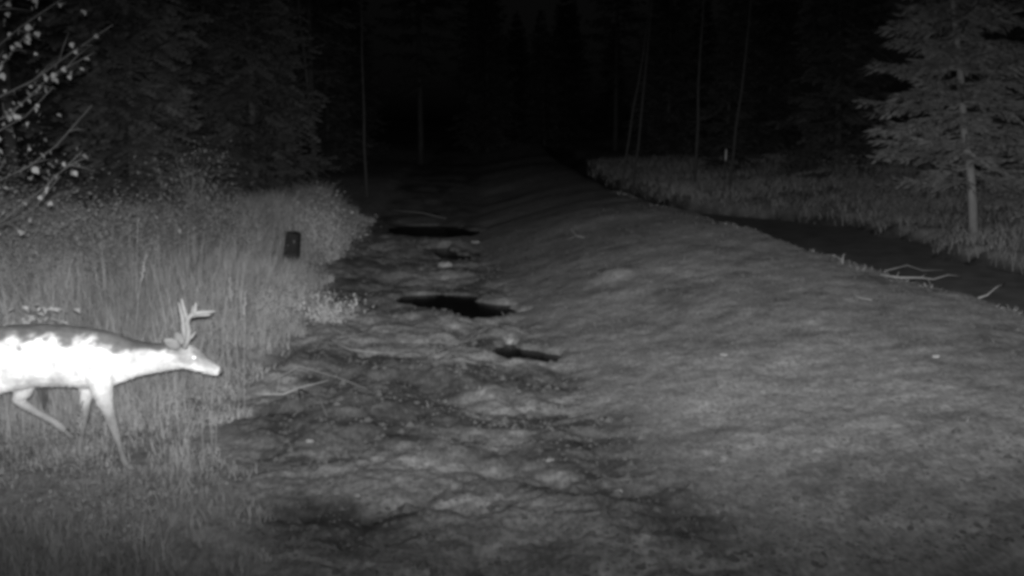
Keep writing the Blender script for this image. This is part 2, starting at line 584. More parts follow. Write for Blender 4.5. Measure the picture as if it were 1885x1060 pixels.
for i, (x, y) in enumerate(far_spots):
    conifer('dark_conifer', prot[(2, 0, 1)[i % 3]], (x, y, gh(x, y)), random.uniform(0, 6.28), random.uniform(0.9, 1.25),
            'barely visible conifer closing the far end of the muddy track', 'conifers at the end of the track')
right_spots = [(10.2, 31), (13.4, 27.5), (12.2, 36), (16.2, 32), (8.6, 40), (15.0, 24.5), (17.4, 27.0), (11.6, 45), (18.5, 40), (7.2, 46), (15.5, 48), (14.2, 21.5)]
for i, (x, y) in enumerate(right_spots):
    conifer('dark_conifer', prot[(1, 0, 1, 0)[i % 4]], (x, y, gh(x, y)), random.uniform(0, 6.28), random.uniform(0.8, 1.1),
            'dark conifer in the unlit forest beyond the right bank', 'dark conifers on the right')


# dead bare poles standing at the forest edge
def pole(base, top, r, label, stubs=7, seed=1):
    rnd = random.Random(seed)
    b = Vector((base[0], base[1], gh(*base) - 0.2)); t = Vector(top)
    o = empty('dead_tree', b)
    tag(o, label, 'dead tree', 'bare poles at the forest edge')
    pts = [(t - b) * (k / 8) + Vector((rnd.uniform(-.03, .03), rnd.uniform(-.03, .03), 0)) for k in range(9)]
    MB().tube(pts, [r * (1 - 0.6 * k / 8) for k in range(9)], 7).build('trunk', M_POLE, o)
    for k in range(stubs):
        i = rnd.randint(3, 7); a = rnd.uniform(0, 6.28); l = rnd.uniform(0.15, 0.5)
        p = pts[i]
        MB().tube([p, p + Vector((math.cos(a) * l, math.sin(a) * l, -0.1 * l))], [0.012, 0.004], 4).build('branch', M_POLE, o)


pole((3.35, 31.5), (4.35, 31.8, 6.2), 0.045, 'thin bare pole leaning right, shorter prop of the crossed pair in the dark', 4, 1)
pole((3.95, 32.4), (4.6, 32.6, 7.6), 0.05, 'thin bare pole, straighter of the crossed pair in the dark', 4, 2)
pole((5.75, 31.0), (5.85, 31.0, 9.0), 0.055, 'upright bare pole left of the white stake at the forest edge', 7, 3)
pole((6.6, 30.0), (7.3, 30.2, 8.4), 0.05, 'bare pole bending right above the white stake', 7, 4)
pole((-5.0, 25.5), (-5.45, 25.6, 6.5), 0.045, 'thin bare pole leaning left in the dark behind the tall grass', 5, 5)
pole((-4.35, 29.5), (-4.4, 29.5, 7.0), 0.045, 'upright bare pole in the dark, beside the end of the left grass', 5, 6)

# white stake
sx, sy = 6.12, 28.4
st = empty('marker_stake', (sx, sy, gh(sx, sy) - 0.05))
tag(st, 'thin white marker stake standing in dim grass on the far right bank', 'stake')
MB().tube([(0, 0, 0), (0, 0, 0.5), (0, 0, 1.05)], [0.015, 0.015, 0.014], 6).build('post', M_BARK_DARK, st)
MB().tube([(0, 0, 1.0), (0.005, 0, 1.2), (0.008, 0, 1.36)], [0.014, 0.014, 0.013], 6).build('reflective_sleeve', M_STAKE, st)


# ------------------------------------------------------------------ deer
def build_deer():
    rnd = random.Random(5)
    mb = MB()
    # torso, neck and head: X, top, bottom, half width
    S = [(-1.01, .77, .62, .045), (-.965, .845, .56, .095), (-.86, .915, .50, .145), (-.707, .943, .515, .163), (-.534, .948, .548, .172),
         (-.362, .938, .543, .178), (-.207, .917, .528, .165), (-.10, .892, .530, .138), (0.0, .858, .565, .105), (.086, .83, .597, .082),
         (.19, .812, .617, .068), (.293, .803, .632, .062), (.355, .806, .640, .060)]
    rings = []
    for X, t, b, w in S:
        c = (t + b) / 2; h = (t - b) / 2
        ring = []
        for k in range(22):
            a = 2 * math.pi * k / 22
            cy, sz = math.cos(a), math.sin(a)
            wz = 1.0 + 0.10 * sz            # fuller above than below
            ring.append((X, w * cy * wz * (abs(cy) ** -0.12 if abs(cy) > .05 else 1), c + h * sz))
        rings.append(ring)
    mb.rings(rings)
    # head along a slanted axis: centre, half height, half width
    Hd = [(.315, .722, .055, .048), (.345, .728, .072, .058), (.395, .722, .080, .062), (.435, .706, .074, .060), (.472, .684, .060, .050), (.51, .660, .048, .038),
          (.548, .640, .040, .032), (.577, .626, .036, .030), (.597, .617, .028, .024)]
    rings = []
    for X, z, h, w in Hd:
        tilt = 0.45
        ring = []
        for k in range(16):
            a = 2 * math.pi * k / 16
            dz = h * math.sin(a)
            ring.append((X + dz * tilt * 0.6, w * math.cos(a), z + dz))
        rings.append(ring)
    mb.rings(rings)
    # brow ridges / eye sockets
    for s in (-1, 1):
        mb.tube([(.40, s * .045, .752), (.45, s * .052, .738), (.485, s * .04, .712)], [.018, .022, .012], 6)

    def leg(pts, lat):
        mb.tube([(x, lat * l, z) for x, z, r, l in pts], [p[2] for p in pts], 10)
    near, farr = -0.088, 0.088
    # near front leg, planted
    leg([(-.12, .74, .105, .9), (-.125, .62, .088, 1.05), (-.118, .53, .066, 1.0), (-.100, .43, .047, .95), (-.078, .34, .037, .9), (-.060, .275, .034, .88),
         (-.044, .20, .0215, .86), (-.028, .11, .020, .85), (-.016, .065, .024, .85), (.002, .028, .024, .85)], near)
    # far front leg, trailing
    leg([(-.16, .72, .10, .9), (-.21, .60, .080, 1.0), (-.265, .50, .052, 1.0), (-.285, .41, .038, .95), (-.292, .335, .033, .9), (-.31, .25, .021, .9),
         (-.335, .13, .020, .9), (-.34, .075, .024, .9), (-.325, .03, .024, .9)], farr)
    # near hind leg, pushing off behind
    leg([(-.86, .78, .135, .7), (-.83, .66, .125, .95), (-.80, .565, .092, 1.05), (-.865, .46, .055, 1.0), (-.945, .375, .038, .95), (-.965, .34, .034, .95), (-.945, .23, .025, .9),
         (-.945, .11, .023, .9), (-.935, .07, .026, .9), (-.91, .03, .025, .9)], near)
    # far hind leg, swinging forward
    leg([(-.83, .76, .13, .7), (-.73, .63, .110, .95), (-.645, .545, .080, 1.05), (-.675, .475, .055, 1.0), (-.705, .435, .040, 1.0), (-.66, .395, .032, 1.0), (-.585, .345, .026, 1.0),
         (-.505, .295, .025, 1.0), (-.465, .262, .027, 1.0), (-.425, .22, .024, 1.0)], farr)
    me = mb.mesh('body_source', M_COAT)
    tmp = link('body_source', me)
    md = tmp.modifiers.new('r', 'REMESH')
    md.mode = 'VOXEL'; md.voxel_size = 0.0095; md.use_smooth_shade = True
    sm = tmp.modifiers.new('s', 'SMOOTH')
    sm.factor = 0.5; sm.iterations = 7
    dg = bpy.context.evaluated_depsgraph_get()
    body = bpy.data.meshes.new_from_object(tmp.evaluated_get(dg))
    bpy.data.objects.remove(tmp)
    bpy.data.meshes.remove(me)
    body.name = 'body'
    n = len(body.vertices)
    co = np.empty(n * 3, np.float32)
    body.vertices.foreach_get('co', co)
    co = co.reshape(-1, 3)
    X, Y, Z = co[:, 0], co[:, 1], co[:, 2]
    top = np.interp(X, [s[0] for s in S], [s[1] for s in S])
    top = np.where(X > .355, .80 - (X - .355) * .6, top)
    dtop = top - Z + 0.11 * fbm(X * 13, Z * 17, 301, 5)  # ragged rim of the overexposed flank, painted into the coat by noise
    # coat: dark along the spine, pale flank and belly, browner legs, neck and face
    tone = 0.085 + 0.33 * sst(0.03, 0.10, dtop)
    tone = tone * (1 - 0.30 * sst(-.02, .12, X)) + 0.12 * sst(.33, .42, X)
    leg_k = 1 - sst(.34, .56, Z)
    tone = tone * (1 - leg_k) + 0.165 * leg_k
    tone = tone - 0.015 * (1 - sst(.05, .30, Z))
    at = body.attributes.new('tone', 'FLOAT', 'POINT')
    at.data.foreach_set('value', np.clip(tone, .06, .85).astype(np.float32))
    body.polygons.foreach_set('use_smooth', [True] * len(body.polygons))
    body.materials.clear(); body.materials.append(M_COAT)

    hx, hy = -2.5, 6.13
    root = empty('deer', (hx + .02, hy, gh(hx, hy)), R(5))
    tag(root, 'pale young buck with forked antlers walking right through grass, cut off at the left edge', 'deer')
    link('body', body, root)
    # short fur lying back along the body
    nrm = np.empty(n * 3, np.float32)
    body.vertices.foreach_get('normal', nrm)
    nrm = nrm.reshape(-1, 3)
    pick = RNG.integers(0, n, 26000)
    c = co[pick] + RNG.normal(0, .003, (len(pick), 3)); nn = nrm[pick]
    flow = np.stack([np.full(len(pick), -.75), np.zeros(len(pick)), np.where(Z[pick] < .5, -1.4, -.35)], 1) + RNG.normal(0, .22, (len(pick), 3))
    flow -= nn * np.sum(flow * nn, 1)[:, None]
    flow /= np.linalg.norm(flow, axis=1)[:, None] + 1e-6
    d = flow + nn * .38
    side = np.cross(nn, flow)
    hl = (np.where(Z[pick] < .45, .010, .020) * RNG.uniform(.6, 1.4, len(pick)))[:, None]
    c = c - nn * .002
    HV = np.stack([c + side * .0016, c - side * .0016, c + d * hl], 1).reshape(-1, 3)
    HF = np.arange(len(pick) * 3).reshape(-1, 3)
    ht = np.repeat(np.clip(tone[pick] * RNG.uniform(.62, 1.3, len(pick)), .05, .8), 3)
    link('fur', np_mesh('fur', HV, HF, M_COAT, ht), root)['kind'] = 'stuff'
    # antlers: beam sweeps up then forward, back tine, upright tine, brow tine
    for s in (-1, 1):
        A = MB()
        dx, dz, k = (.035, 0, 1.0) if s < 0 else (-.02, -.030, .94)

        def q(x, y, z):
            return (x + dx * min(1, max(0, (z - .78) / .12)), s * (.035 + (y - .035) * .6), .79 + (z - .79) * k + dz)
        A.tube([q(.388, .035, .785), q(.398, .050, .84), q(.392, .066, .90), q(.386, .080, .955), q(.398, .092, .99), q(.43, .10, 1.012), q(.48, .095, 1.022), q(.53, .085, 1.022), q(.563, .078, 1.024)],
               [.022, .017, .016, .018, .018, .015, .012, .010, .005], 8)
        A.tube([q(.388, .082, .965), q(.382, .092, 1.01), q(.371, .098, 1.06), q(.364, .100, 1.11)], [.016, .013, .011, .006], 7)
        A.tube([q(.437, .10, 1.012), q(.445, .105, 1.045), q(.452, .107, 1.085)], [.016, .012, .007], 7)
        A.tube([q(.398, .045, .83), q(.42, .05, .86), q(.436, .052, .892)], [.012, .010, .005], 6)
        A.build('antler', M_ANTLER, root)
        # ear: a cupped leaf pointing up and back
        E = MB(); rg = []
        for i in range(7):
            t = i / 6
            c = Vector((.362 - .07 * t, s * (.045 + .075 * t), .785 + .075 * t))
            w = .034 * math.sin(math.pi * (0.12 + 0.84 * t)) + .003
            rg.append([c + Vector((.75 * w * math.cos(a) + .2 * w * math.sin(a), s * .25 * w * math.sin(a), .8 * w * math.cos(a))) for a in [2 * math.pi * k2 / 8 for k2 in range(8)]])
        E.rings(rg).build('ear', M_EAR, root)
        # eye
        ey = MB(); rg = []
        for i in range(1, 8):
            th = math.pi * i / 8
            rg.append([Vector((.452 + .013 * math.sin(th) * math.cos(a), s * (.060 - .016 * math.cos(th) * 1.0 * -1 * 0 + .014 * math.cos(th)), .728 + .010 * math.sin(th) * math.sin(a))) for a in [2 * math.pi * k2 / 10 for k2 in range(10)]])
        ey.rings(rg).build('eye', M_EYE, root)
    nb = MB(); rg = []
    for i in range(1, 7):
        th = math.pi * i / 7
        rg.append([Vector((.596 - .018 * math.cos(th), .024 * math.sin(th) * math.cos(a), .622 + .018 * math.sin(th) * math.sin(a))) for a in [2 * math.pi * k2 / 10 for k2 in range(10)]])
    nb.rings(rg).build('nose', M_NOSE, root)
    for x, z, l, tip in ((.004, .0, near * .85, 0), (-.325, .0, farr * .9, 0), (-.908, .0, near * .9, 0), (-.42, .185, farr, .6)):
        h = MB(); rg = []
        for t, rx, ry in ((0, .034, .026), (.022, .030, .024), (.045, .022, .020)):
            rg.append([Vector((x + (.016 - t * .35) + rx * math.cos(a) * (1.25 if math.cos(a) > 0 else .8), l + ry * math.sin(a), z + t - tip * .03 * math.cos(a))) for a in [2 * math.pi * k2 / 10 for k2 in range(10)]])
        h.rings(rg).build('hoof', M_HOOF, root)
    T = MB()
    T.tube([(-1.0, 0, .80), (-1.05, 0, .76), (-1.07, 0, .68), (-1.06, 0, .60)], [.03, .045, .04, .01], 8)
    T.build('tail', M_COAT_TAIL, root)
    return root


M_COAT_TAIL = mat('tail_fur', 0.4, 0.6, 14, bump=0.3)
build_deer()


# ------------------------------------------------------------------ broadleaf tree, its branches reaching in from the left
def leaf_mesh(name, m, L=0.05, W=0.042, seed=1):
    rnd = random.Random(seed)
    V = [(0, 0, 0)]; n = 5
    prof = [0.72, 1.0, 0.9, 0.55]
    F = []
    mid = [(0, 0, 0)]
    for i, w in enumerate(prof):
        t = (i + 1) / n * 0.95
        z = -0.25 * L * t * t
        V += [(L * t, W / 2 * w, z + 0.12 * W * rnd.random() + .06 * W), (L * t, 0, z), (L * t, -W / 2 * w, z + 0.12 * W * rnd.random() + .06 * W)]
    V.append((L, 0, -0.25 * L))
    F += [(0, 2, 1), (0, 3, 2)]
    for i in range(3):
        a = 1 + 3 * i
        F += [(a, a + 1, a + 4), (a, a + 4, a + 3), (a + 1, a + 2, a + 5), (a + 1, a + 5, a + 4)]
    e = len(V) - 1
    F += [(e - 3, e - 2, e), (e - 2, e - 1, e)]
    me = bpy.data.meshes.new(name)
    me.from_pydata(V, [], F)
    me.materials.append(m)
    me.update()
    return me


def build_leafy_tree():
    rnd = random.Random(9)
    bx, by = -4.5, 6.6
    bz = gh(bx, by)
    root = empty('leafy_tree', (bx, by, bz))
    tag(root, 'broadleaf tree at upper left, small pale leaves on branches reaching in from the left edge', 'tree')
    trunk = [Vector((0, 0, -.2)), Vector((.04, -.02, .8)), Vector((.0, .0, 1.6)), Vector((-.05, .02, 2.6)), Vector((.02, 0, 3.6)), Vector((.05, 0, 4.8))]
    MB().tube(trunk, [.075, .065, .058, .048, .035, .012], 9).build('trunk', M_BARK, root)
    lm = [leaf_mesh('leaf', M_LEAF, 0.052, 0.046, 1), leaf_mesh('leaf', M_LEAF, 0.044, 0.036, 2), leaf_mesh('leaf', M_LEAF, 0.060, 0.050, 3)]
    base = Vector((bx, by, bz))
    # tips in world space
    tips = [((-2.66, 6.1, 2.05), 1.15, 12), ((-2.72, 6.0, 1.96), 1.0, 9), ((-2.60, 6.2, 2.32), 1.5, 16), ((-2.74, 6.0, 2.50), 1.7, 20), ((-2.58, 6.2, 2.66), 1.9, 22),
            ((-2.82, 5.9, 2.80), 2.1, 22), ((-2.44, 6.2, 2.86), 2.2, 20), ((-2.66, 6.0, 3.02), 2.3, 26), ((-2.90, 6.3, 3.10), 2.5, 24), ((-2.72, 6.2, 3.28), 2.7, 24),
            ((-3.05, 5.9, 2.28), 1.4, 14), ((-3.1, 6.1, 2.62), 1.9, 18), ((-3.15, 6.2, 2.95), 2.2, 20), ((-3.3, 6.0, 3.4), 2.8, 16)]
    for tip, z0, nl in tips:
        tip = Vector(tip) - base
        o = Vector((0.0, 0.0, z0 - bz))
        ln = (tip - o).length
        pts = []
        for k in range(8):
            t = k / 7
            p = o.lerp(tip, t) + Vector((0, 0, -0.16 * math.sin(math.pi * t) * 0.9)) + Vector((rnd.uniform(-.045, .045), rnd.uniform(-.06, .06), rnd.uniform(-.05, .05))) * (1 if 0 < k else 0)
            pts.append(p)
        lb = MB().tube(pts, [.011 * (1 - .82 * k / 7) for k in range(8)], 6).build('limb', M_LIMB, root)
        for j in range(int(nl * 1.15)):
            t = 1 - 0.52 * rnd.random() ** 0.8
            kk = min(6.999, t * 7); i0 = int(kk)
            p = pts[i0].lerp(pts[i0 + 1], kk - i0)
            d = Vector((rnd.uniform(-.5, 1), rnd.uniform(-1, 1), rnd.uniform(-.6, .7))).normalized()
            e = p + d * rnd.uniform(.02, .15)
            lf = link('leaf', lm[rnd.randint(0, 2)], root, e)
            lf.rotation_euler = (rnd.uniform(-.9, .9) + .5, rnd.uniform(.1, 1.1), rnd.uniform(-2.0, 0.6))
            sc = rnd.uniform(.5, .95)
            lf.scale = (sc, sc, sc)
        # side twigs
        for j in range(6):
            t = rnd.uniform(.45, .97); kk = min(6.999, t * 7); i0 = int(kk)
            p = pts[i0].lerp(pts[i0 + 1], kk - i0)
            d = Vector((rnd.uniform(0, 1), rnd.uniform(-.8, .8), rnd.uniform(-.3, .8))).normalized() * rnd.uniform(.08, .22)
            MB().tube([p, p + d * .5 + Vector((0, 0, .01)), p + d], [.0035, .003, .0015], 4).build('twig', M_LIMB, root)


build_leafy_tree()


# ------------------------------------------------------------------ shrubs and weeds
def shrub(name, loc, h, r, n_leaf, leaf, label, m=M_SHRUB, seed=1, stems=9, cat='shrub', group=None, low=0.05):
    rnd = random.Random(seed)
    x, y = loc
    o = empty(name, (x, y, gh(x, y) - .03))
    tag(o, label, cat, group)
    st = MB(); tips = []
    for k in range(stems):
        a = rnd.uniform(0, 6.28); q = r * math.sqrt(rnd.random())
        t = Vector((q * math.cos(a), q * math.sin(a), h * rnd.uniform(.55, 1.0) * (1 - .35 * (q / r) ** 2)))
        p0 = Vector((t.x * .12, t.y * .12, 0)); p1 = p0.lerp(t, .5) + Vector((rnd.uniform(-.06, .06), rnd.uniform(-.06, .06), .12 * h))
        st.tube([p0, p1, t], [.012 * h, .008 * h, .003], 5)
        tips.append((p0, p1, t))
    st.build('stem', M_STEM, o)
    V = []; F = []
    for k in range(n_leaf):
        p0, p1, t = tips[rnd.randrange(stems)]
        f = rnd.uniform(low, 1)
        c = p0.lerp(p1, f * 2) if f < .5 else p1.lerp(t, f * 2 - 1)
        sp = r * .30 * (0.4 + f)
        c = c + Vector((rnd.gauss(0, sp), rnd.gauss(0, sp), rnd.gauss(0, sp * .6)))
        if c.z < 0.02: c.z = 0.02 + .1 * rnd.random()
        d = Vector((rnd.uniform(-1, 1), rnd.uniform(-1, 1), rnd.uniform(-.7, .3))).normalized()
        u = d.cross(Vector((rnd.uniform(-.6, .6), rnd.uniform(-.6, .6), 1))).normalized()
        w = u.cross(d)
        l = leaf * rnd.uniform(.6, 1.3); wd = l * .34
        b = len(V)
        V.extend([c, c + d * l * .5 + u * wd + w * wd * .3, c + d * l - w * l * .15, c + d * l * .5 - u * wd + w * wd * .3])
        F.extend([(b, b + 1, b + 2), (b, b + 2, b + 3)])
    link('foliage', np_mesh('foliage', np.array([tuple(v) for v in V]), np.array(F), m), o)
    return o


shrub('shrub', (-5.6, 10.6), 1.5, .8, 2600, .05, 'loose leafy shrub behind the deer, below the branches at the left edge', seed=1)
shrub('shrub', (-4.7, 11.4), 1.75, .75, 2600, .05, 'tallest leafy shrub in the dim scrub behind the deer', seed=2)
shrub('shrub', (-6.9, 12.2), 2.2, 1.0, 3000, .055, 'wide dark shrub at the left edge behind the leafy branches', seed=3)
shrub('shrub', (-3.9, 13.2), 1.35, .6, 1800, .05, 'small loose shrub at the back of the grass, right of the tallest shrub', seed=4)
shrub('shrub', (-4.9, 15.2), 1.9, .8, 2200, .06, 'dim rounded shrub below the dark conifers in the left forest', seed=5)
shrub('shrub', (-3.05, 16.6), 1.0, .62, 2600, .05, 'bright low bush at the track edge right of the black stump', seed=6, m=mat('bush_leaf', 0.16, 0.26, 5, spec=.1))
shrub('shrub', (-3.55, 17.2), 1.05, .6, 1800, .05, 'low bush behind the black stump', seed=7, m=mat('bush_leaf_grey', 0.13, 0.22, 5, spec=.1))
shrub('shrub', (-2.05, 10.9), .42, .34, 1000, .045, 'bright knee-high weedy clump hanging over the left edge of the mud', seed=8, m=M_WEED, cat='weed')
shrub('shrub', (10.1, 17.6), 1.0, .7, 1300, .07, 'pale leafy shrub at the right edge beside the fir trunk', seed=9, m=M_WEED)
shrub('weed', (-3.48, 7.1), 1.24, .19, 150, .07, 'broad-leaved pale weed just above the back of the deer', seed=10, m=mat('weed_leaf_pale', 0.11, 0.19, 9), stems=5, cat='weed', low=.72)
shrub('shrub', (8.7, 21.6), .9, .7, 1200, .06, 'dim shrub in the grass left of the pale fir', seed=11)
shrub('shrub', (9.2, 26.0), 1.3, .9, 1500, .07, 'dim shrub at the forest edge right of the white stake', seed=12)


# ------------------------------------------------------------------ grass
def blades(name, X, Y, Hh, W, lean, tone, label, group=None):
    n = len(X)
    Z = ground_h(X, Y) - 0.02
    a = RNG.uniform(0, 2 * np.pi, n)          # lean direction
    f = RNG.uniform(0, 2 * np.pi, n)          # facing
    ld = np.stack([np.cos(a), np.sin(a)], 1) * (lean * Hh * RNG.uniform(.2, 1.6, n))[:, None]
    wd = np.stack([np.cos(f), np.sin(f)], 1) * (W / 2)[:, None]
    V = np.zeros((n, 7, 3), np.float32)
    for k, (t, w) in enumerate(((0, 1.0), (.38, .9), (.74, .6))):
        off = ld * (t ** 2)
        zz = Z + Hh * t * (1 - .10 * lean * t)
        V[:, 2 * k, :2] = np.stack([X, Y], 1) + off + wd * w
        V[:, 2 * k + 1, :2] = np.stack([X, Y], 1) + off - wd * w
        V[:, 2 * k, 2] = zz; V[:, 2 * k + 1, 2] = zz
    V[:, 6, :2] = np.stack([X, Y], 1) + ld
    V[:, 6, 2] = Z + Hh * np.maximum(.45, 1 - .35 * lean)
    b = (np.arange(n) * 7)[:, None]
    tri = np.array([[0, 1, 3], [0, 3, 2], [2, 3, 5], [2, 5, 4], [4, 5, 6]])
    F = (b[:, :, None] + tri[None]).reshape(-1, 3)
    T = np.repeat(tone, 7)
    o = link(name, np_mesh(name, V.reshape(-1, 3), F, M_GRASS, T))
    return tag(o, label, 'grass', group, 'stuff')


def scatter(n, x0, x1, y0, y1, keep):
    X = RNG.uniform(x0, x1, n); Y = y0 + (y1 - y0) * RNG.random(n) ** 1.25
    k = keep(X, Y)
    return X[k], Y[k]


# left verge: short near the camera and round the deer, tall at the back
X, Y = scatter(430000, -9.5, -1.0, 3.6, 24, lambda x, y: (x < xl(y) + .10 - .45 * np.abs(vnoise(y * 2.2, x * .5, 401)) * 2) & (x > -0.60 * y - 1.2) & (vnoise(x * 2.4, y * 2.4, 405) + .42 > RNG.random(len(x)) * .75))
edge = xl(Y) - X
hh = (.16 + .30 * sst(.1, 1.0, edge) * sst(6.6, 8.2, Y) + .30 * sst(8.5, 12.5, Y)) * (1 + .8 * vnoise(X * 1.1, Y * 1.1, 411)) * RNG.uniform(.5, 1.35, len(X))
hh = np.where(edge < .35, hh * .62, hh)
hh = hh * (1 - .45 * sst(1.2, .5, np.abs(edge) + 0 * Y) * sst(10, 11.5, Y))
hh = hh * (1 - .72 * np.exp(-np.abs((X + 2.6) / .55) ** 3 - np.abs((Y - 5.65) / .55) ** 3))
hh = np.where((X > -3.45 * Y / 13.9) & (X < -2.92 * Y / 13.9) & (Y > 11.3) & (Y < 13.95), np.minimum(hh, .38 + .20 * RNG.random(len(X))), hh)
blades('grass', X, Y, hh, RNG.uniform(.003, .006, len(X)) * (1 + .06 * Y), .42, np.clip(.155 + .09 * vnoise(X * .9, Y * .9, 415) + RNG.normal(0, .018, len(X)), .05, .4),
       'thick pale grass on the left verge around the deer')
# broad weeds mixed through the grass
def weed_leaves():
    X, Y = scatter(90000, -9.0, -1.2, 4.2, 20, lambda x, y: (x < xl(y) - .02) & (x > -0.60 * y - 1) & (vnoise(x * 1.3, y * 1.3, 461) > .06 + .25 * (RNG.random(len(x)) - .5)))
    k = ~((X > -3.42 * Y / 13.9) & (X < -2.82 * Y / 13.9) & (Y > 11.3) & (Y < 14.0))
    X = X[k]; Y = Y[k]
    n = len(X)
    top = (.09 + .07 * sst(6, 7, Y) + .34 * sst(7, 12, Y)) * (1 + vnoise(X * 1.3, Y * 1.3, 465))
    Z = ground_h(X, Y) + top * RNG.random(n) ** .7
    d = RNG.normal(0, 1, (n, 3)); d[:, 2] *= .6; d /= np.linalg.norm(d, axis=1)[:, None]
    u = np.cross(d, RNG.normal(0, 1, (n, 3))); u /= np.linalg.norm(u, axis=1)[:, None]
    l = RNG.uniform(.018, .045, n)[:, None]
    c = np.stack([X, Y, Z], 1)
    V = np.stack([c, c + d * l * .5 + u * l * .3, c + d * l, c + d * l * .5 - u * l * .3], 1).reshape(-1, 3)
    b = (np.arange(n) * 4)[:, None, None]
    F = (b + np.array([[0, 1, 2], [0, 2, 3]])[None]).reshape(-1, 3)
    T = np.repeat(np.clip(.11 + .05 * vnoise(X, Y, 469) + RNG.normal(0, .02, n), .04, .3), 4)
    tag(link('ground_cover', np_mesh('ground_cover', V, F, M_GRASS, T)), 'small broad weed leaves mixed into the left verge grass', 'weeds', kind='stuff')


weed_leaves()
X = RNG.normal(-3.02, .14, 420); Y = RNG.uniform(13.0, 13.55, 420)
blades('grass_tuft', X, Y, RNG.uniform(.36, .52, 420), RNG.uniform(.006, .010, 420), .3, np.clip(RNG.normal(.15, .02, 420), .08, .3), 'tuft of grass hiding the foot of the black stump')
# dry upright stems through it
X, Y = scatter(4200, -9.0, -2.0, 5.2, 20, lambda x, y: (x < xl(y) - .15) & (x > -0.60 * y - 1) & ~((x > -3.42 * y / 13.9) & (x < -2.82 * y / 13.9) & (y > 9) & (y < 14)) & ~((np.abs(x + 2.5) < .5) & (y < 6.3)))
blades('dry_stems', X, Y, RNG.uniform(.45, 1.15, len(X)) * (.55 + .45 * sst(6.4, 9, Y)), RNG.uniform(.003, .005, len(X)) * (1 + .03 * Y), .16, np.clip(RNG.normal(.17, .03, len(X)), .1, .3),
       'thin dry upright stems standing through the left verge grass')
# right verge beyond the ditch
X, Y = scatter(75000, 3.2, 22, 10.5, 46, lambda x, y: (x > xb(y) + .12 + .5 * vnoise(y * 0.9, y * 0 + 5, 8) + .25 * vnoise(y * 3, x, 9) + .25 * RNG.random(len(x)) ** 2) & (x < .60 * y + 2.5))
blades('grass', X, Y, (.10 + .26 * RNG.random(len(X))) * (1 + .9 * vnoise(X * .9, Y * .9, 425)), RNG.uniform(.006, .012, len(X)) * (1 + .02 * Y), .8,
       np.clip(.14 + .09 * vnoise(X * .7, Y * .7, 431) + RNG.normal(0, .04, len(X)), .06, .5), 'dim grass on the far bank of the ditch under the fir')
# sparse tufts on the bank crest and track
X, Y = scatter(1500, -2.2, 5.2, 5, 26, lambda x, y: (vnoise(x * 1.7, y * 1.7, 441) > .27) & (x < xc(y) + .1) & (x > xl(y)))
blades('sparse_grass', X, Y, RNG.uniform(.03, .11, len(X)), RNG.uniform(.004, .008, len(X)), .9, np.clip(RNG.normal(.15, .02, len(X)), .1, .4), 'sparse short grass scattered over the bare bank and mud')
cy = RNG.uniform(8.5, 24, 1500)
cx = xc(cy) + RNG.normal(-.02, .10, 1500)
k = vnoise(cy * 1.6, cy * 0, 451) > -.12
blades('crest_grass', cx[k], cy[k], RNG.uniform(.02, .09, k.sum()), RNG.uniform(.005, .010, k.sum()), .8, np.clip(RNG.normal(.16, .03, k.sum()), .1, .4), 'short grass stubble along the crest of the gravel bank')


# crumbs of soil and small stones: nobody could count them
def crumbs(n, smin, sk, x1, label, name):
    X = RNG.uniform(-2.2, 5.0, n); Y = 4.6 + 15 * RNG.random(n) ** 1.5
    k = (X > xl(Y)) & (X < (xc(Y) if x1 else xr(Y) + .1)); X = X[k]; Y = Y[k]; n = len(X)
    s = RNG.gamma(2.0, sk, n) + smin
    base = np.array([(1, 0, 0), (.3, .95, .1), (-.8, .6, 0), (-.8, -.6, -.1), (.3, -.95, .05), (.1, .1, .7), (0, 0, -.6)], float)
    V = base[None] * s[:, None, None] * RNG.uniform(.65, 1.35, (n, 7, 1))
    a = RNG.uniform(0, 6.28, n); c, sn = np.cos(a)[:, None], np.sin(a)[:, None]
    vx = V[..., 0] * c - V[..., 1] * sn; vy = V[..., 0] * sn + V[..., 1] * c
    V = np.stack([vx + X[:, None], vy + Y[:, None], V[..., 2] + (ground_h(X, Y) + s * .12)[:, None]], -1).reshape(-1, 3)
    f = np.array([(0, 1, 5), (1, 2, 5), (2, 3, 5), (3, 4, 5), (4, 0, 5), (1, 0, 6), (2, 1, 6), (3, 2, 6), (4, 3, 6), (0, 4, 6)])
    F = ((np.arange(n) * 7)[:, None, None] + f[None]).reshape(-1, 3)
    tag(link(name, np_mesh(name, V, F, M_CRUMB)), label, 'soil', kind='stuff')


crumbs(16000, .003, .0035, True, 'loose crumbs of soil and grit scattered over mud and bank', 'soil_crumbs')
crumbs(2600, .010, .007, False, 'broken clods of mud lying along the track', 'mud_clods')


# ------------------------------------------------------------------ black stump, stones, sticks, stalks
def stump():
    x, y = -3.20, 13.9
    rnd = random.Random(4)
    o = empty('stump', (x, y, gh(x, y)))
    o.rotation_euler = (R(4), R(9), 0)
    tag(o, 'short black stump leaning right in the tall grass left of the track', 'stump')
    rg = []
    for t, r in ((-.1, .15), (.2, .13), (.38, .118), (.52, .110), (.62, .107), (.68, .104)):
        rg.append([Vector((r * math.cos(a) * (1 + .08 * math.sin(3 * a + 1) + .04 * math.sin(7 * a)), r * math.sin(a) * (1 + .08 * math.cos(2 * a)), t)) for a in [6.2832 * k / 18 for k in range(18)]])
    MB().rings(rg).build('bole', M_STUMP, o, smooth=False)
    rg = []
    for t, r in ((.678, .098), (.688, .094), (.692, .06)):
        rg.append([Vector((r * math.cos(a), r * math.sin(a), t + .006 * math.sin(2 * a))) for a in [6.2832 * k / 18 for k in range(18)]])
    MB().rings(rg).build('cut_top', M_STUMP, o)


stump()


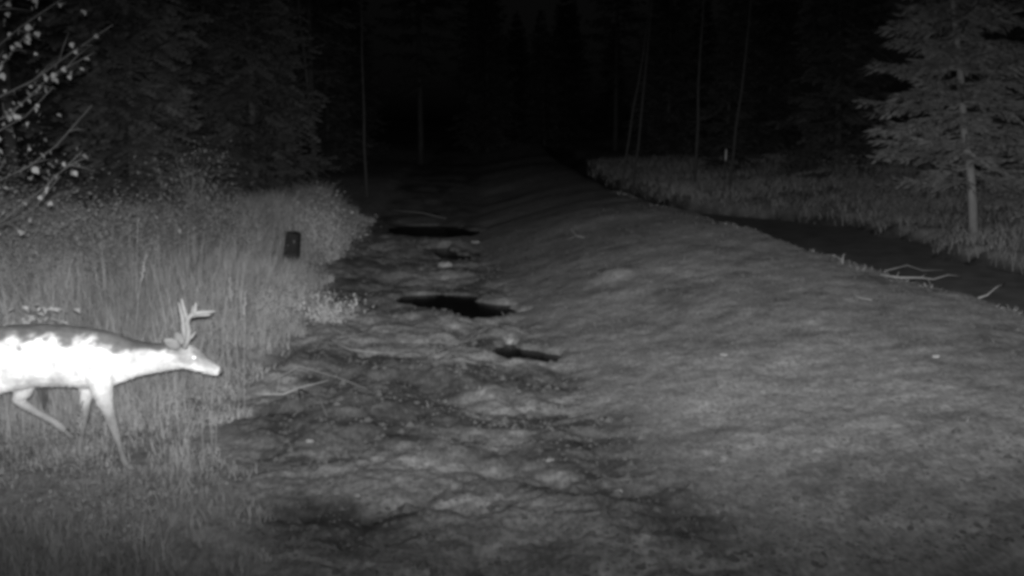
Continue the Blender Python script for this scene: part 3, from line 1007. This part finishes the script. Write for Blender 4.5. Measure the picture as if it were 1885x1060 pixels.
def stone(x, y, r, label, flat=.6, seed=1):
    rnd = random.Random(seed)
    m = MB(); rg = []
    ph = [rnd.uniform(0, 6.28) for _ in range(4)]
    for i in range(1, 7):
        th = math.pi * i / 7
        rr = []
        for k in range(9):
            a = 6.2832 * k / 9
            q = r * (1 + .22 * math.sin(2 * a + ph[0]) + .12 * math.sin(3 * a + ph[1] + th) + .1 * rnd.uniform(-1, 1))
            rr.append(Vector((q * math.sin(th) * math.cos(a), q * math.sin(th) * math.sin(a) * .85, -q * flat * math.cos(th))))
        rg.append(rr)
    m.rings(rg)
    o = m.build('stone', M_STONE, None, (x, y, gh(x, y) + r * flat * .35), smooth=False)
    tag(o, label, 'stone', 'pale stones lying on the mud and bank')


stone(.65, 5.75, .024, 'round pale stone low in the mud, at the foot of the bank', .8, 1)
stone(.25, 6.29, .032, 'flat jagged pale stone, brightest on the mud', .35, 2)
stone(-.14, 5.62, .016, 'small pale pebble in the mud at the bottom centre', .8, 3)
stone(-1.42, 6.65, .022, 'small pale stone on bare mud right of the deer forelegs', .6, 4)
stone(1.40, 6.23, .028, 'flat pale stone lying alone low on the gravel bank', .35, 5)
stone(1.19, 5.41, .014, 'tiny pale pebble at the foot of the gravel bank', .7, 6)
stone(3.45, 7.82, .026, 'small pale stone high on the right of the gravel bank', .6, 7)
stone(-1.10, 15.9, .095, 'large pale lump of earth on the far mud behind the long puddle', .6, 8)
stone(-.72, 19.3, .09, 'pale lump of earth beside the farthest puddle', .45, 9)
stone(-.95, 5.75, .018, 'small pale stone in the mud left of the bottom centre', .7, 10)
stone(1.9, 8.6, .035, 'flattened clod halfway up the gravel bank', .4, 11)


def stick(label, pts, r, m, branches=(), cat='stick'):
    b = Vector(pts[0])
    o = empty('fallen_stick', b)
    tag(o, label, cat, 'bare sticks lying on the ground')
    P = [Vector(p) - b for p in pts]
    n = len(P)
    MB().tube(P, [r * (1 - .55 * k / (n - 1)) for k in range(n)], 6).build('shaft', m, o)
    for br in branches:
        Q = [Vector(p) - b for p in br]
        MB().tube(Q, [r * .6 * (1 - .6 * k / (len(Q) - 1)) for k in range(len(Q))], 5).build('side_twig', M_TWIG, o)


def g(x, y, dz=.02):
    return (x, y, gh(x, y) + dz)


stick('pale bent stick lying on mud at the grass edge below the deer nose',
      [g(-2.12, 7.75, .06), g(-1.98, 7.72, .05), (-1.84, 7.68, gh(-1.84, 7.68) + .04), g(-1.7, 7.72, .06), g(-1.5, 7.8, .11)], .009, M_DEAD,
      [[g(-1.72, 7.7, .05), g(-1.64, 7.4, .03), g(-1.66, 7.2, .02)], [g(-1.72, 7.72, .05), g(-1.5, 7.45, .04), g(-1.38, 7.1, .02)], [g(-1.9, 7.7, .06), g(-1.88, 7.75, .16), g(-1.93, 7.8, .25)],
       [g(-2.0, 7.8, .12), g(-1.75, 7.9, .22), g(-1.45, 7.95, .12), g(-1.2, 7.9, .03)]])
stick('long thin grey twig lying across the mud above the bent stick', [g(-1.85, 9.75, .06), g(-1.6, 9.55, .03), g(-1.35, 9.42, .03), g(-1.05, 9.55, .05)], .007, M_DEAD, [[g(-1.75, 9.8, .1), g(-1.5, 10.1, .1), g(-1.2, 10.2, .03)]])
stick('pale knotted branch lying along the crest above the ditch',
      [(4.17, 11.02, .585), (4.33, 10.85, .58), (4.54, 10.80, .585), (4.70, 10.85, .56), (4.89, 10.91, .60), (5.07, 10.97, .575)], .010, M_DEAD,
      [[(4.30, 10.87, .58), (4.32, 10.87, .645)], [(4.54, 10.8, .58), (4.61, 10.83, .63)], [(4.26, 11.1, .62), (4.54, 11.2, .67), (4.72, 11.2, .61), (4.95, 11.16, .62)], [(4.63, 10.83, .57), (4.65, 10.75, .48)]])
stick('pale crooked twig sticking up over the ditch near the right edge', [(4.76, 9.9, gh(4.76, 9.9)), (4.85, 9.9, .54), (4.96, 9.95, .61), (5.1, 10.05, .645)], .010, M_DEAD)
stick('small forked twig standing on the crest left of the knotted branch', [g(4.0, 11.8, -.02), (4.01, 11.81, gh(4.0, 11.8) + .12)], .010, M_DEAD, [[g(4.0, 11.8, .05), g(3.9, 11.85, .09), g(3.78, 11.95, .08)], [g(4.0, 11.8, .09), g(4.06, 11.85, .13)]])
stick('short dry twig standing at the near end of the long puddle', [g(-.07, 12.0, 0), g(-.10, 12.02, .10), g(-.13, 12.05, .2)], .007, M_DEAD, [[g(-.08, 12.0, .04), g(-.02, 12.0, .1)]])
stick('forked twig lying on the bank beyond the puddles', [g(1.0, 16.6, .18), g(1.08, 16.5, .05), g(1.2, 16.3, .02)], .012, M_DEAD, [[g(1.08, 16.5, .05), g(.95, 16.4, .04)]])
stick('long pale twig on the dark mud at the far left of the track', [g(-3.0, 24.6, .22), g(-2.2, 24.2, .18), g(-1.6, 23.8, .1)], .016, M_TWIG)
stick('short pale twig lying on the middle of the gravel bank', [g(3.55, 10.15, .03), g(3.62, 10.0, .02), g(3.68, 9.9, .02)], .009, M_DEAD)


def stalk(x, y, h, bend, label, seed):
    rnd = random.Random(seed)
    z = gh(x, y)
    o = empty('grass_stalk', (x, y, z))
    tag(o, label, 'grass stalk', 'tall dry grass stalks')
    P = [Vector((bend * t * t + .006 * math.sin(7 * t + seed), .02 * t, h * t)) for t in [k / 7 for k in range(8)]]
    MB().tube(P, [.0042 * (1 - .55 * k / 7) for k in range(8)], 5).build('stem', M_STALK, o)
    hd = MB()
    for k in range(12):
        t = .82 + .18 * k / 12
        p = Vector((bend * t * t, .02 * t, h * t)); d = Vector((rnd.uniform(-1, 1), rnd.uniform(-1, 1), 1.6)).normalized() * .035
        hd.tube([p, p + d * .6, p + d], [.002, .0045, .001], 4)
    hd.build('seed_head', M_STALK, o)
    for s in (-1, 1):
        t = rnd.uniform(.25, .5); p = Vector((bend * t * t, .02 * t, h * t))
        MB().tube([p, p + Vector((s * .03, -.02, .06)), p + Vector((s * .09, -.03, .08))], [.003, .004, .001], 4).build('leaf_blade', M_STALK, o)


stalk(-2.48, 5.42, .60, .02, 'tallest dry stalk in front of the deer belly', 1)
stalk(-2.44, 5.40, .50, -.03, 'shorter dry stalk in front of the deer belly, right beside the tallest', 2)
stalk(-2.06, 7.35, .98, .03, 'dry stalk with pale seeds just right of the deer nose', 3)
stalk(-2.16, 7.55, 1.05, -.04, 'dry stalk directly behind the deer nose', 4)
stalk(-3.05, 7.7, 1.15, .16, 'dry stalk bending right above the deer back', 5)
stalk(-3.6, 9.3, 1.25, .05, 'thin tall dry stalk in the grass above the deer rump', 6)
